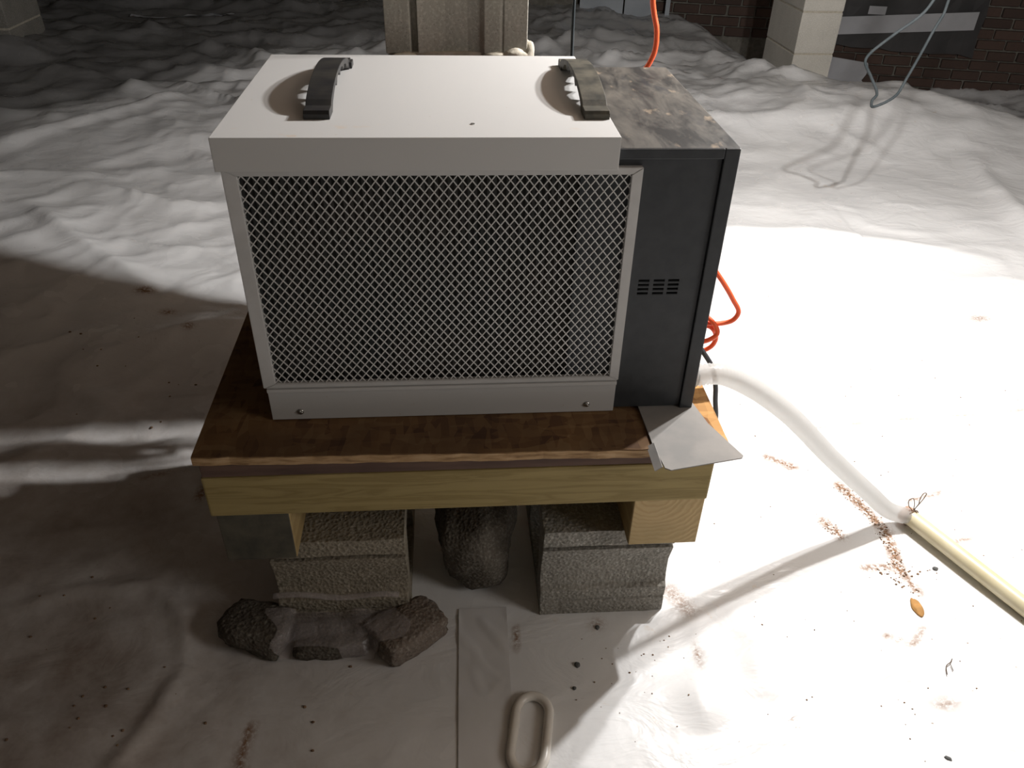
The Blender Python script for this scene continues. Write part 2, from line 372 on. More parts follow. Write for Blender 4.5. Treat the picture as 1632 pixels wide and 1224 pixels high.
def height(x, y):
    x = np.asarray(x, float); y = np.asarray(y, float)
    dist = np.hypot(x-.3, y-.2)
    h = .022*perlin(x*.9+3.1, y*.9+1.7)*sstep(.5, 1.6, dist)
    # large lie of the land
    h = h+.10*gauss(x, y, 2.0, 2.62, 1.05, .42, -.10)+.05*gauss(x, y, 1.35, 1.5, .7, .6)
    h = h+.10*gauss(x, y, -1.05, 1.35, .75, .62, .1)+.05*gauss(x, y, -.9, 2.4, 1.0, .4)
    drop = sstep(2.75, 3.7, y-.35*np.clip(2.9-x, 0, 1.5)+.9*np.clip(x-2.35, 0, 1.0))*sstep(1.75, 2.6, x)
    h = h-.40*drop
    # folds of the film
    wx = x+.12*perlin(x*2.1+9, y*2.1); wy = y+.12*perlin(x*2.1, y*2.1+5)
    def rid(fx, fy, ox): return (1-np.abs(perlin(wx*fx+ox, wy*fy+ox*.7)))**3
    calm = sstep(.0, .55, np.hypot((x-.95)/1.1, (y+.05)/.75)-.55)   # flat taut area front right
    far = sstep(1.6, 3.6, y)
    left = sstep(.1, -.3, x)
    h = h+(.010+.020*far)*rid(1.5, 2.6, 3.3)*(.25+.75*calm)
    h = h+(.005+.012*far+.002*left)*rid(3.6, 5.2, 8.1)*(.12+.88*calm)
    left2 = sstep(-.05, -.35, x)*sstep(.3, .7, y); right2 = sstep(.7, 1.1, x)*sstep(2.4, 2.0, y)
    u1 = x*.8+y*.6; v1 = -x*.6+y*.8
    h = h+.007*left2*np.clip(1-np.abs(perlin(u1*1.5+4, v1*4.2+2))*1.7, 0, 1)**4+.0035*left2*np.clip(1-np.abs(perlin(u1*4+14, v1*7.2+2))*1.5, 0, 1)**3
    h = h-right2*.6*((.010+.020*far)*rid(1.5, 2.6, 3.3)*(.25+.75*calm))
    h = h+.0018*rid(8.5, 8.0, 1.3)*(.3+.7*calm)*(1-.6*right2)+.012*far*rid(5.5, 9.0, 12.7)
    h = h+.0035*perlin(x*5.2, y*4.3+2)*(.5+.5*calm)
    # sharp-edged crumple of loosely laid film: warped triangle waves
    def tri(fx, fy, k):
        t = x*fx+y*fy+.9*perlin(x*1.1+k, y*1.3+k*.7)+.22*perlin(x*3.1+k, y*3.3); return np.abs(t-np.floor(t)-.5)*2
    loose = left2*(1-far)+.0*far
    h = h+loose*(.020*tri(.55, 1.5, 1.7)*tri(1.1, -.45, 5.1)+.005*tri(2.1, 2.4, 9.3)*tri(1.6, -2.2, 2.9)+.0015*tri(5.0, 3.1, 4.4))
    h = h+far*(.030*tri(.8, 1.3, 6.7)*tri(1.3, -.8, 3.3)+.018*tri(2.6, 2.9, 1.3)*tri(2.2, -2.6, 7.9))
    # named folds
    h = h+fold(x, y, [(-1.05, 1.5), (-.80, 1.25), (-.52, 1.02)], .035, .022)
    for pts_, w_, h_ in (([(-2.3, 2.55), (-1.9, 2.62), (-1.45, 2.5)], .03, .035), ([(-1.35, 3.0), (-.95, 2.95), (-.6, 2.62), (-.2, 2.55)], .03, .035), ([(-1.6, 1.85), (-1.2, 2.3), (-.9, 2.75)], .05, .04),
            ([(-.95, 1.65), (-.6, 1.5), (-.25, 1.62)], .03, .022), ([(-1.5, 1.55), (-1.15, 1.75), (-.8, 1.72)], .035, .025), ([(-.75, 2.1), (-.45, 1.85), (-.15, 1.75)], .03, .02), ([(-.7, 1.25), (-.45, 1.22), (-.2, 1.05)], .025, .014),
            ([(-.62, 3.3), (-.2, 3.2), (.15, 3.3)], .04, .03), ([(-1.7, 4.3), (-1.1, 4.05), (-.4, 4.1)], .04, .04), ([(-2.3, 4.9), (-1.5, 5.1), (-.6, 4.85)], .05, .05),
            ([(.75, 3.9), (1.1, 4.2), (1.5, 4.1)], .04, .06), ([(.9, 3.0), (1.25, 3.25), (1.7, 3.1)], .04, .04), ([(.8, 4.6), (1.2, 4.75), (1.6, 4.5)], .05, .08), ([(1.0, 3.5), (1.3, 3.7), (1.7, 3.9)], .03, .04), ([(1.0, 2.55), (1.35, 2.7), (1.75, 2.66)], .03, .02)):
        h = h+fold(x, y, pts_, w_, h_, 1.15)
    h = h+fold(x, y, [(-.62, .62), (-.47, .53), (-.36, .47)], .022, .012)
    h = h+fold(x, y, [(-.52, .19), (-.33, .20), (-.20, .14)], .012, .006)
    h = h+fold(x, y, [(-.50, .02), (-.36, .06), (-.26, .06), (-.19, .00), (-.16, -.10), (-.20, -.22), (-.27, -.36)], .014, .009, 2)
    h = h+fold(x, y, [(.62, -.03), (.615, -.10), (.60, -.17), (.605, -.24)], .028, .020)
    h = h+fold(x, y, [(.70, -.02), (.72, -.10), (.70, -.20)], .03, .010)
    h = h-fold(x, y, [(.75, -.10), (.86, -.18), (.98, -.27), (1.06, -.36)], .05, .012, 2)
    h = h+fold(x, y, [(.84, 1.26), (1.10, 1.34), (1.40, 1.32), (1.9, 1.15)], .05, .020)
    h = h+fold(x, y, [(1.1, 2.48), (1.7, 2.42), (2.0, 2.42), (2.3, 2.55)], .05, .025)
    h = h+fold(x, y, [(2.35, 2.15), (2.2, 1.6), (2.1, 1.2)], .05, .03)
    h = h+fold(x, y, [(.33, -.08), (.32, -.13), (.29, -.17)], .007, .005)+fold(x, y, [(.30, -.04), (.31, -.10)], .008, .005)
    h = h+fold(x, y, [(.345, .00), (.36, -.02)], .015, .02)
    h = h+lip(x, y, [(.66, .405), (.84, .42), (1.15, .45), (1.55, .475), (1.9, .44)], .011)
    h = h+lip(x, y, [(.72, 1.22), (1.10, 1.31), (1.5, 1.27)], .006, .2)
    # bunched film at the foot of the pale pier and of the left pier
    h = h+.07*gauss(x, y, 1.86, 3.35, .16, .10, .6)+.06*gauss(x, y, 2.0, 3.16, .16, .06)
    h = h+.10*gauss(x, y, -2.05, 3.55, .22, .12, .4)
    # level pad below the stand
    pad = sstep(.10, .0, np.maximum(np.maximum(-.09-x, x-.60), np.maximum(-.13-y, y-.86)))
    pad = np.maximum(pad, sstep(.12, .02, np.hypot(x-.06, y+.04)-.15))
    h = h*(1-pad)
    pad2 = sstep(.06, .0, np.maximum(np.abs(x-2.14)-.12, np.abs(y-3.55)-.24))
    return h*(1-pad2*.7)
def hz(x, y): return float(height(np.array([x]), np.array([y]))[0])
def axis(a, b, fa, fb, fine, grow=1.07, mx=.06):
    mid = list(np.arange(fa, fb, fine)); lo = []; s = fine; v = fa
    while v > a: s = min(s*grow, mx); v -= s; lo.append(v)
    hi = []; s = fine; v = mid[-1]
    while v < b: s = min(s*grow, mx); v += s; hi.append(v)
    return np.array(lo[::-1]+mid+hi)
def build_floor():
    X = axis(-5.2, 6.2, -.75, 1.75, .0085, 1.04, .032); Y = axis(-2.6, 7.6, -.45, 1.1, .0085, 1.03, .030)
    gx, gy = np.meshgrid(X, Y); H = height(gx, gy)
    co = np.stack([gx, gy, H], -1).reshape(-1, 3).astype(np.float32)
    ny, nx = gx.shape
    i = (np.arange(ny-1)[:, None]*nx+np.arange(nx-1)[None, :]).reshape(-1)
    q = np.stack([i, i+1, i+nx+1, i+nx], -1).astype(np.int32)
    me = bpy.data.meshes.new('floor'); me.vertices.add(len(co)); me.vertices.foreach_set('co', co.ravel())
    me.loops.add(q.size); me.loops.foreach_set('vertex_index', q.ravel())
    me.polygons.add(len(q)); me.polygons.foreach_set('loop_start', np.arange(0, q.size, 4, dtype=np.int32))
    me.polygons.foreach_set('use_smooth', np.ones(len(q), bool)); me.update(); me.validate()
    x, y = gx.ravel(), gy.ravel()
    d = np.zeros(len(x))
    def blob(cx, cy, sx, sy, rot, a):
        nonlocal d
        d = np.maximum(d, a*gauss(x, y, cx, cy, sx, sy, rot))
    def streak(pts, w, a):
        nonlocal d
        k, _, _ = pdist(x, y, pts); d = np.maximum(d, a*np.exp(-(k/(w*1.15))**2))
    streak([(1.005, .25), (1.03, .17), (1.04, .12), (1.02, .03)], .010, 1.0)
    streak([(.96, .04), (1.02, .04), (1.03, -.02)], .007, .8)
    streak([(.935, .155), (.95, .12)], .010, .9); streak([(.89, .345), (.915, .325), (.935, .31)], .008, .9); blob(.93, .312, .014, .012, 0, 1.)
    streak([(.93, -.10), (.97, -.12), (1.0, -.09)], .004, .7)
    streak([(-.22, .37), (-.235, .27)], .008, .9); streak([(-.05, -.20), (-.055, -.25), (-.04, -.30)], .006, 1.)
    streak([(.605, .01), (.625, -.03)], .014, .55); streak([(.34, -.05), (.335, -.09)], .004, .7)
    streak([(1.12, .20), (1.20, .22)], .006, .6); streak([(1.12, .08), (1.19, .10)], .006, .6)
    streak([(.70, .40), (.84, .415), (1.15, .445), (1.55, .47)], .0028, .42)  # dirt gathered along the seam, also painting its thin shadow line
    blob(1.64, .85, .03, .015, 0, .6); blob(-.55, 1.02, .022, .013, 0, 1.); blob(-.47, .93, .018, .012, 0, .8); blob(-.39, .83, .012, .01, 0, .9)
    blob(-.33, .33, .03, .006, .3, .7); blob(1.35, -.22, .02, .01, 0, .6); blob(.97, -.22, .018, .008, 0, .6)
    blob(.62, -.12, .006, .02, 0, .7); blob(.73, -.24, .006, .012, .2, .8); blob(.47, -.05, .012, .012, 0, .5)
    a = me.attributes.new('dirt', 'FLOAT', 'POINT'); a.data.foreach_set('value', np.clip(d*1.3, 0, 1).astype(np.float32))
    # front-left shadow painted as darker film; soil showing at the far back
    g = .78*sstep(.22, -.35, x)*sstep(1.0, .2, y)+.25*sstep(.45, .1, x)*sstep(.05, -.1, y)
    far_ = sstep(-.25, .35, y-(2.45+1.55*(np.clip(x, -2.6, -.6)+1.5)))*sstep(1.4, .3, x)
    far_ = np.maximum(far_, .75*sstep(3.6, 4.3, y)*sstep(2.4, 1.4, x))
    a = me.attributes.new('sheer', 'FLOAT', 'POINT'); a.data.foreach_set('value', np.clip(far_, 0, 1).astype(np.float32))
    a = me.attributes.new('floor_shade', 'FLOAT', 'POINT'); a.data.foreach_set('value', np.clip(g, 0, 1).astype(np.float32))
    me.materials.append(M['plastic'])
    o = bpy.data.objects.new('floor', me); COL.objects.link(o)
    tag(o, 'crinkled white plastic vapour barrier laid over the uneven ground', kind='structure')
    return o
floor = build_floor()

# ------------------------------------------------------------------ room shell
def struct(name, bm, mat, label=None, parent=None):
    o = new_obj(name, bm, mat, parent)
    if parent is None: o['kind'] = 'structure'
    if label: o['label'] = label
    return o
CEIL = 1.66
bm = bmesh.new(); box(bm, -5.2, 6.2, -2.6, 7.6, CEIL, CEIL+.03)
ceiling = struct('ceiling', bm, M['ceil'], 'old brown subfloor boards over the crawlspace')
for k in range(9):
    bm = bmesh.new(); box(bm, -5.2, 6.2, -2.2+k*1.15, -2.16+k*1.15, CEIL-.14, CEIL, .004)
    new_obj('joist', bm, M['ceil'], ceiling)
bm = bmesh.new(); box(bm, -5.3, -5.2, -2.6, 7.6, -.6, CEIL); struct('wall_left', bm, M['brickmortar'])
bm = bmesh.new(); box(bm, 6.2, 6.3, -2.6, 7.6, -.6, CEIL); struct('wall_right', bm, M['brickmortar'])
bm = bmesh.new(); box(bm, -5.2, 6.2, -2.7, -2.6, -.6, CEIL); struct('wall_front', bm, M['brickmortar'])
# slanted brick wall at the back: local x runs along the wall, local -y faces the room
WA = math.atan(-.26); WO = Vector((1.9, 5.0, 0))
def wallpt(s, out, z): # s along wall from WO
    return WO+Vector((math.cos(WA)*s+math.sin(WA)*out, math.sin(WA)*s-math.cos(WA)*out, z))
bm = bmesh.new(); box(bm, -7.4, 4.6, .012, .14, -.7, CEIL)
wallb = struct('wall_back', bm, M['brickmortar'], 'old dark brick foundation wall behind the plastic')
wallb.location = WO; wallb.rotation_euler = (0, 0, WA)
BL, BH = .185, .0665
bme = None
def brick(s, z, L=BL):
    global bme
    if L == BL and bme: 
        o = bpy.data.objects.new('brick', bme); COL.objects.link(o); o.parent = wallb
    else:
        b = bmesh.new(); box(b, -L/2+.006, L/2-.006, -.012, .05, -BH/2+.006, BH/2-.006, .003, 1)
        o = new_obj('brick', b, M['brick'], wallb)
        if L == BL: bme = o.data
    o.location = (s+random.uniform(-.003, .003), random.uniform(-.004, .003), z+random.uniform(-.0015, .0015)); o.rotation_euler = (0, 0, random.uniform(-.02, .02))
for j in range(7):
    z = -.10+BH*(j+.5)
    for k in range(6): brick(-.17+BL*(k+.5*(j % 2)), z)
for j in range(8):
    z = -.42+BH*(j+.5)
    for k in range(10): brick(1.02+BL*(k+.5*(j % 2)), z)
for j in range(8, 15):
    for k in range(4, 11): brick(1.02+BL*(k+.5*(j % 2)), -.42+BH*(j+.5))

# ------------------------------------------------------------------ block profile (ears and hollow of a concrete block end)
def block_profile(w):
    k = w/.19
    return [(0, 0), (.032*k, 0), (.034*k, .003), (.037*k, 0), (.058*k, 0), (.064*k, .008), (.080*k, .013), (.110*k, .012), (.140*k, .005), (.147*k, .0025),
            (.1485*k, .016), (.1555*k, .016), (.157*k, .001), (.19*k, 0)]
def jitter(bm, amp, sc=30, seed=0):
    for v in bm.verts:
        v.co += Vector(mnoise.noise_vector(v.co*sc+Vector((seed, 0, 0))))*amp
# ---- tall pier right behind the unit
pier = thing('concrete_pier', 'grooved grey concrete block pier standing directly behind the dehumidifier', 'pier', (.153, .5, 0))
PW, PD, CH = .228, .28, .2125
for j in range(8):
    z0 = j*CH-.10; z1 = z0+CH-.010
    prof = block_profile(PW)
    pts = [(p[0], p[1]) for p in prof]+[(PW, PD), (0, PD)]
    pts = [(PW-a, b) for a, b in pts][::-1]
    bm = bmesh.new(); prism(bm, pts, 2, max(z0, 0.0), min(z1, CEIL-.002), .0015); jitter(bm, .0012, 25, j)
    new_obj('block', bm, M['concrete_pier'], pier)
    if 0 < z1 < CEIL:
        bm = bmesh.new(); box(bm, .004, PW-.004, .006, PD-.006, z1-.001, z1+.011); new_obj('mortar_joint', bm, M['mortar'], pier)
for c_, s_, k_ in (((PW+.001, .010, .750), (.012, .012, .020), 3), ((PW-.02, .000, .748), (.022, .007, .010), 5), ((PW-.05, .001, .746), (.02, .006, .007), 8), ((.03, .001, .744), (.02, .006, .008), 9)):
    bm = bmesh.new(); rock(bm, c_, s_, k_, 3, .3); new_obj('mortar_lump', bm, M['mortar'], pier, True)
# ---- pale pier far right
pale = thing('concrete_pier', 'pale concrete block pier rising from the plastic at the back right', 'pier', (2.035, 3.32, 0))
for j in range(9):
    z0 = -.30+.20*j+.04; z1 = min(z0+.192, CEIL)
    bm = bmesh.new(); box(bm, 0, .21, 0, .42, z0, z1, .004)
    new_obj('block', bm, M['concrete_pale'], pale)
    bm = bmesh.new(); box(bm, .003, .207, .003, .417, z1-.001, min(z1+.0095, CEIL)); new_obj('mortar_joint', bm, M['mortar'], pale)
# ---- left pier
lp = thing('concrete_pier', 'dim grey concrete pier cut off by the left edge of the picture', 'pier', (-2.42, 3.72, 0))
for j in range(8):
    z0 = -.06+.21*j; bm = bmesh.new(); box(bm, 0, .40, 0, .40, z0, min(z0+.20, CEIL), .005); new_obj('block', bm, M['concrete'], lp)
    bm = bmesh.new(); box(bm, .004, .396, .004, .396, z0+.199, min(z0+.211, CEIL)); new_obj('mortar_joint', bm, M['mortar'], lp)

# ------------------------------------------------------------------ sheets and boards on the back wall
def wall_sheet(name, label, cat, s0, s1, z0, z1, mat, out=.02, skew=0, t=.006, amp=.006, ragged=0, group=None):
    """a thin sheet with real thickness hanging on the wall (local coordinates of the wall line)"""
    bm = bmesh.new(); nx, nz = 14, 8; F = []; 
    for layer in (0, 1):
        L = []
        for j in range(nz+1):
            for i in range(nx+1):
                a = i/nx; b = j/nz; s = s0+(s1-s0)*a; z = z0+(z1-z0)*b+skew*a
                if ragged and i == nx: s += ragged*mnoise.noise(Vector((z*30, s0, 1)))
                if ragged and j == 0: z += ragged*.5*mnoise.noise(Vector((s*25, 2, z0)))
                o = out+amp*mnoise.noise(Vector((s*9, z*9, s0)))-(t if layer else 0)
                L.append(bm.verts.new((s, -o, z)))
        F.append(L)
    w = nx+1
    for j in range(nz):
        for i in range(nx):
            k = j*w+i
            bm.faces.new((F[0][k], F[0][k+1], F[0][k+w+1], F[0][k+w])); bm.faces.new((F[1][k], F[1][k+w], F[1][k+w+1], F[1][k+1]))
    def strip(idx):
        for a, b in zip(idx, idx[1:]): bm.faces.new((F[0][b], F[0][a], F[1][a], F[1][b]))
    strip(range(w)); strip([j*w+nx for j in range(nz+1)]); strip([nz*w+nx-i for i in range(w)]); strip([(nz-j)*w for j in range(nz+1)])
    o = new_obj(name, bm, mat); o.location = WO; o.rotation_euler = (0, 0, WA)
    return tag(o, label, cat, group)
wall_sheet('dark_sheeting', 'dark grey sheet covering the brick wall behind the pale pier', 'sheet', .72, 1.93, -.10, .9, M['darksheet'], .045, -.02, ragged=.05)
wall_sheet('tape_strip', 'long white tape band running across the dark grey sheet', 'tape', .80, 1.885, -.055, .055, M['greytape'], .058, .095, t=.003, amp=.002)
wall_sheet('tape_patch', 'small square of tape stuck above the long white tape band', 'tape', 1.20, 1.31, .102, .152, M['greytape'], .060, 0, t=.003, amp=.001)
wall_sheet('plastic_skirt', 'grey plastic turned up at the wall foot right of the pale pier', 'sheet', .66, 1.28, -.45, -.14, M['greytape'], .062, -.06, t=.004, amp=.012, ragged=.05)
wall_sheet('pale_panel', 'pale panel at the right edge of the picture beside the dark pipe', 'panel', 2.72, 3.25, -.42, .1, M['palefoam'], .10, 0)
wall_sheet('foam_board', 'widest pale blue-grey board at the back wall left of the orange cord', 'board', -.72, -.42, -.02, .6, M['palefoam'], .10, 0)
wall_sheet('foam_board', 'blue-grey board leaning at the back wall between black seam and orange cord', 'board', -.41, -.20, -.03, .6, M['palefoam'], .08, 0)
wall_sheet('foam_board', 'blue-grey board right of the orange cord beside the brickwork', 'board', -.13, .06-.16, -.02, .2, M['palefoam'], .13, 0)
# dark pipe and plank at the far right
bm = bmesh.new(); tube(bm, [wallpt(2.42, .12, -.42), wallpt(2.78, .06, .30)], .022, 12)
tag(new_obj('iron_pipe', bm, M['pipe']), 'thin black pipe leaning against the brick wall at far right', 'pipe')
bm = bmesh.new(); box(bm, -.5, .5, -.07, .07, 0, .04, .003)
o = new_obj('wood_plank', bm, M['plank']); o.location = (3.32, 2.55, hz(3.32, 2.55)+.02); o.rotation_euler = (0, .0, -.7)
tag(o, 'brown plank lying beyond the plastic at the right edge', 'plank')

# ------------------------------------------------------------------ stand: blocks
def concrete_block(x0, x1, y0, z0, z1, mat, seed):
    """hollow block on its side, its cores running along x, its ribbed end towards -y"""
    bm = bmesh.new(); hgt = z1-z0; L = .40; k = hgt/.19
    prof = block_profile(hgt)
    fr = [(y0+b, z0+a) for a, b in prof]
    prism(bm, fr+[(y0+.05, z1), (y0+.05, z0)], 0, x0, x1, .001)
    bk = [(y0+L-b, z0+a) for a, b in prof]
    prism(bm, bk+[(y0+L-.05, z1), (y0+L-.05, z0)], 0, x0, x1, .001)
    box(bm, x0+.0005, x1-.0005, y0+.045, y0+L-.045, z0+.0005, z0+.032*k); box(bm, x0+.0005, x1-.0005, y0+.045, y0+L-.045, z1-.032*k, z1-.0005)
    box(bm, x0+.0005, x1-.0005, y0+L/2-.015, y0+L/2+.015, z0+.03, z1-.03)
    bmesh.ops.subdivide_edges(bm, edges=[e for e in bm.edges if e.calc_length() > .05], cuts=6, use_grid_fill=True)
    jitter(bm, .0018, 35, seed)
    return new_obj('concrete_block', bm, mat)
Z = G
tag(concrete_block(.379, .582, -.028, 0.0, Z-.2005, M['concrete'], 1), 'grey concrete block on its side under the right end of the stand', 'block')
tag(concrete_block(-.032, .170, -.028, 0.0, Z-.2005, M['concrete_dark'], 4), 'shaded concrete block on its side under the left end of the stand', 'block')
# ---- 4x4 posts running back over the blocks
def post(x0, x1, label, endmat):
    t = thing('timber_post', label, 'timber', ((x0+x1)/2, -.058, Z-.155))
    bm = bmesh.new(); w = (x1-x0)/2; box(bm, -w, w, .0012, .438, -.0455, .0455, .003); new_obj('timber', bm, M['posty'], t)
    bm = bmesh.new(); box(bm, -w+.001, w-.001, 0, .004, -.0445, .0445, .0012)
    e = new_obj('sawn_end', bm, endmat, t)
    return t
post(.499, .602, 'short square timber with a pale sawn end on the right block', M['endgrain'])
post(-.078, .020, 'short square timber with a shade-darkened end on the left block', M['shadedend'])
# ---- cross timbers
bm = bmesh.new(); box(bm, -.083, .602, -.062, .028, Z-.109, Z-.040, .003)
tag(new_obj('cross_timber', bm, M['treated']), 'greenish yellow timber beam across the front of the stand', 'timber')
bm = bmesh.new(); box(bm, -.083, .602, .255, .345, Z-.109, Z-.040, .003)
tag(new_obj('cross_timber', bm, M['treated']), 'timber beam hidden in the shade across the back of the stand', 'timber')
bm = bmesh.new(); box(bm, -.081, .600, -.0605, .36, Z-.0395, Z-.0150, .001)  # dark brown layer just below the strand board
tag(new_obj('dark_board', bm, M['darkwood']), 'dark brown board between the beam and the strand board', 'board')
# ---- strand board
sb = thing('strand_board', 'dirty, shade-darkened strand board under the dehumidifier with a ragged tan edge', 'board', (0, 0, Z-.0145))
bm = bmesh.new()
xs = np.linspace(-.086, .612, 60); rag = [.0022*mnoise.noise(Vector((x*40, 3, 1)))+.0025*mnoise.noise(Vector((x*9, 1, 1))) for x in xs]
pts = [(x, -.066-.013*(x+.086)/.70+g) for x, g in zip(xs, rag)]+[(.614, .385), (-.088, .385)]
prism(bm, pts, 2, .0012, .0142, .0006); new_obj('panel', bm, M['osb'], sb)
bm = bmesh.new(); pe = [(x, y-.0006) for x, y in pts[:60]]+[(x, y+.004) for x, y in pts[:60]][::-1]
prism(bm, pe, 2, .0004, .0128); e = new_obj('cut_edge', bm, M['edge'], sb); e['label'] = 'pale tan splintered front edge'

# ------------------------------------------------------------------ dehumidifier
dh = thing('dehumidifier', 'white and black dehumidifier with expanded metal front and two handles', 'dehumidifier', (0, 0, Z))
H, HB, WT, CW, D = .3845, .369, .581, .4405, .378
def plate_with_holes(bm, x0, x1, z0, z1, holes, y, t):
    xs = sorted({x0, x1}|{h[0] for h in holes}|{h[1] for h in holes}); zs = sorted({z0, z1}|{h[2] for h in holes}|{h[3] for h in holes})
    vc = {}
    def v(x, yy, z):
        k = (round(x, 6), round(yy, 6), round(z, 6))
        if k not in vc: vc[k] = bm.verts.new((x, yy, z))
        return vc[k]
    def hole(a, b): return any(h[0] <= a <= h[1] and h[2] <= b <= h[3] for h in holes)
    for i in range(len(xs)-1):
        for j in range(len(zs)-1):
            a, b, c, d = xs[i], xs[i+1], zs[j], zs[j+1]
            if not hole((a+b)/2, (c+d)/2):
                bm.faces.new((v(a, y, c), v(b, y, c), v(b, y, d), v(a, y, d))); bm.faces.new((v(a, y+t, c), v(a, y+t, d), v(b, y+t, d), v(b, y+t, c)))
    def wall(a, b, c, d, fl):
        Q = [v(a, y, c), v(b, y, d), v(b, y+t, d), v(a, y+t, c)]
        bm.faces.new(Q if fl else Q[::-1])
    def rim(h, fl):
        for i in range(len(xs)-1):
            if h[0] <= (xs[i]+xs[i+1])/2 <= h[1]: wall(xs[i], xs[i+1], h[2], h[2], not fl); wall(xs[i], xs[i+1], h[3], h[3], fl)
        for j in range(len(zs)-1):
            if h[2] <= (zs[j]+zs[j+1])/2 <= h[3]: wall(h[0], h[0], zs[j], zs[j+1], fl); wall(h[1], h[1], zs[j], zs[j+1], not fl)
    rim((x0, x1, z0, z1), True)
    for h in holes: rim(h, False)
# shell: back, left side, right side with front rim, floor pan, top rim
bm = bmesh.new()
box(bm, .006, WT, D-.004, D, .002, HB-.001); box(bm, .006, .010, .02, D, .002, HB-.004); box(bm, .006, WT-.001, .015, D, .002, .008)
box(bm, WT-.004, WT, .012, D, .002, HB, .001); box(bm, WT-.018, WT, .007, .013, .002, HB, .0015); box(bm, CW+.0003, WT-.0182, .007, .014, HB-.012, HB, .001)
new_obj('cabinet_shell', bm, M['black'], dh)
bm = bmesh.new(); box(bm, .436, WT, .0085, D-.001, HB-.004, HB+.0006, .0012)
o = new_obj('top_panel', bm, M['dirtytop'], dh); o['label'] = 'black top panel smeared with tan dust'
# front panel with slots
hol = []
for cx in (.4905, .5115, .5275):
    cx = {.4905: .490, .5115: .5095, .5275: .528}[cx]
    for cz in (.2005, .1945, .1885, .1825): hol.append((cx-.0070, cx+.0070, cz-.0018, cz+.0018))
bm = bmesh.new(); plate_with_holes(bm, .40, WT-.0185, .004, HB-.013, hol, .0115, .002)
new_obj('front_panel', bm, M['black'], dh)
bm = bmesh.new(); box(bm, .45, .56, .020, .022, .10, .28); new_obj('dark_backing', bm, M['cavity'], dh)  # near-black plate added so the slots look dark inside
for h in hol:                                         # each slot's little bent louvre lip
    bm = bmesh.new(); box(bm, h[0], h[1], .0120, .0133, h[2]-.0001, h[2]+.0006); new_obj('louver_lip', bm, M['black'], dh)
# white cap
bm = bmesh.new()
prism(bm, [(0, H-.0375), (0, H), (D, H), (D, HB-.001), (D-.0015, HB-.001), (D-.0015, H-.0015), (.0015, H-.0015), (.0015, H-.0375)], 0, -.004, CW, .0008)
box(bm, -.004, -.0025, .0005, D, H-.0375, H-.0006); box(bm, CW-.0015, CW, .0005, D, HB+.0005, H-.0006)
box(bm, CW-.0015, CW, .0005, .006, H-.0375, H-.0006)
new_obj('cover_cap', bm, M['enamel'], dh)
bm = bmesh.new(); bmesh.ops.create_cone(bm, segments=14, radius1=.0026, radius2=.0026, depth=.0010, cap_ends=True); o = new_obj('rivet', bm, M['screw'], dh, loc=(.278, .047, H+.0003))
# filter frame: four mitred rails
ff = new_obj('filter_frame', (lambda b: (box(b, .0015, .4665, .0075, .0100, .052, .349), b)[1])(bmesh.new()) if False else (lambda b: (box(b, .003, .006, .0095, .012, .06, .34), b)[1])(bmesh.new()), M['alu'], dh)
x0, x1, z0, z1 = .001, .4705, .0545, .3490; ix0, ix1, iz0, iz1 = .0175, .4575, .0615, .3405
def rail(p):
    bm = bmesh.new(); t = bmesh.new()
    A = [t.verts.new((a, .0035, b)) for a, b in p]; B = [t.verts.new((a, .0115, b)) for a, b in p]
    t.faces.new(A); t.faces.new(B[::-1])
    for i in range(4): t.faces.new((A[i], B[i], B[(i+1) % 4], A[(i+1) % 4]))
    bmesh.ops.recalc_face_normals(t, faces=t.faces[:]); bmesh.ops.bevel(t, geom=t.edges[:], offset=.0008, segments=2, affect='EDGES'); merge(bm, t)
    new_obj('rail', bm, M['alu'], ff)
rail([(x0, z0), (x0, z1), (ix0, iz1), (ix0, iz0)]); rail([(x1, z1), (x1, z0), (ix1, iz0), (ix1, iz1)])
rail([(x0, z1), (x1, z1), (ix1, iz1), (ix0, iz1)]); rail([(x1, z0), (x0, z0), (ix0, iz0), (ix1, iz0)])
# expanded metal
bm = bmesh.new(); mx0, mx1, mz0, mz1 = ix0-.002, ix1+.002, iz0-.002, iz1+.002
px, pz = .01085, .0137; sl = pz/px; hw = .00062
def clip(c, sgn):
    # line z = sgn*sl*(x-c), clipped to the rectangle
    pts = []
    for z in (mz0, mz1):
        x = c+(z-mz0)/(sgn*sl)
        if mx0 <= x <= mx1: pts.append((x, z))
    for x in (mx0, mx1):
        z = mz0+sgn*sl*(x-c)
        if mz0 < z < mz1: pts.append((x, z))
    return pts
span = (mz1-mz0)/sl
for sgn in (1, -1):
    k0 = int((-span)/px)-2; k1 = int((mx1-mx0+span)/px)+2
    for k in range(k0, k1):
        p = clip(mx0+k*px, sgn)
        if len(p) == 2 and math.hypot(p[0][0]-p[1][0], p[0][1]-p[1][1]) > .003:
            (ax, az), (bx, bz) = p; L = math.hypot(bx-ax, bz-az); nx_, nz_ = -(bz-az)/L*hw, (bx-ax)/L*hw; yo = .0060 if sgn > 0 else .0064
            c4 = [(ax+nx_, az+nz_), (bx+nx_, bz+nz_), (bx-nx_, bz-nz_), (ax-nx_, az-nz_)]
            A = [bm.verts.new((a, yo, b)) for a, b in c4]; B = [bm.verts.new((a, yo+.0011, b)) for a, b in c4]
            bm.faces.new(A); bm.faces.new(B[::-1])
            for i in range(4): bm.faces.new((A[i], B[i], B[(i+1) % 4], A[(i+1) % 4]))
bmesh.ops.recalc_face_normals(bm, faces=bm.faces[:])
o = new_obj('expanded_metal_screen', bm, M['strand'], dh); o['label'] = 'pale diamond pattern expanded metal screen'; o['kind'] = 'stuff'
bm = bmesh.new(); nxx = 60
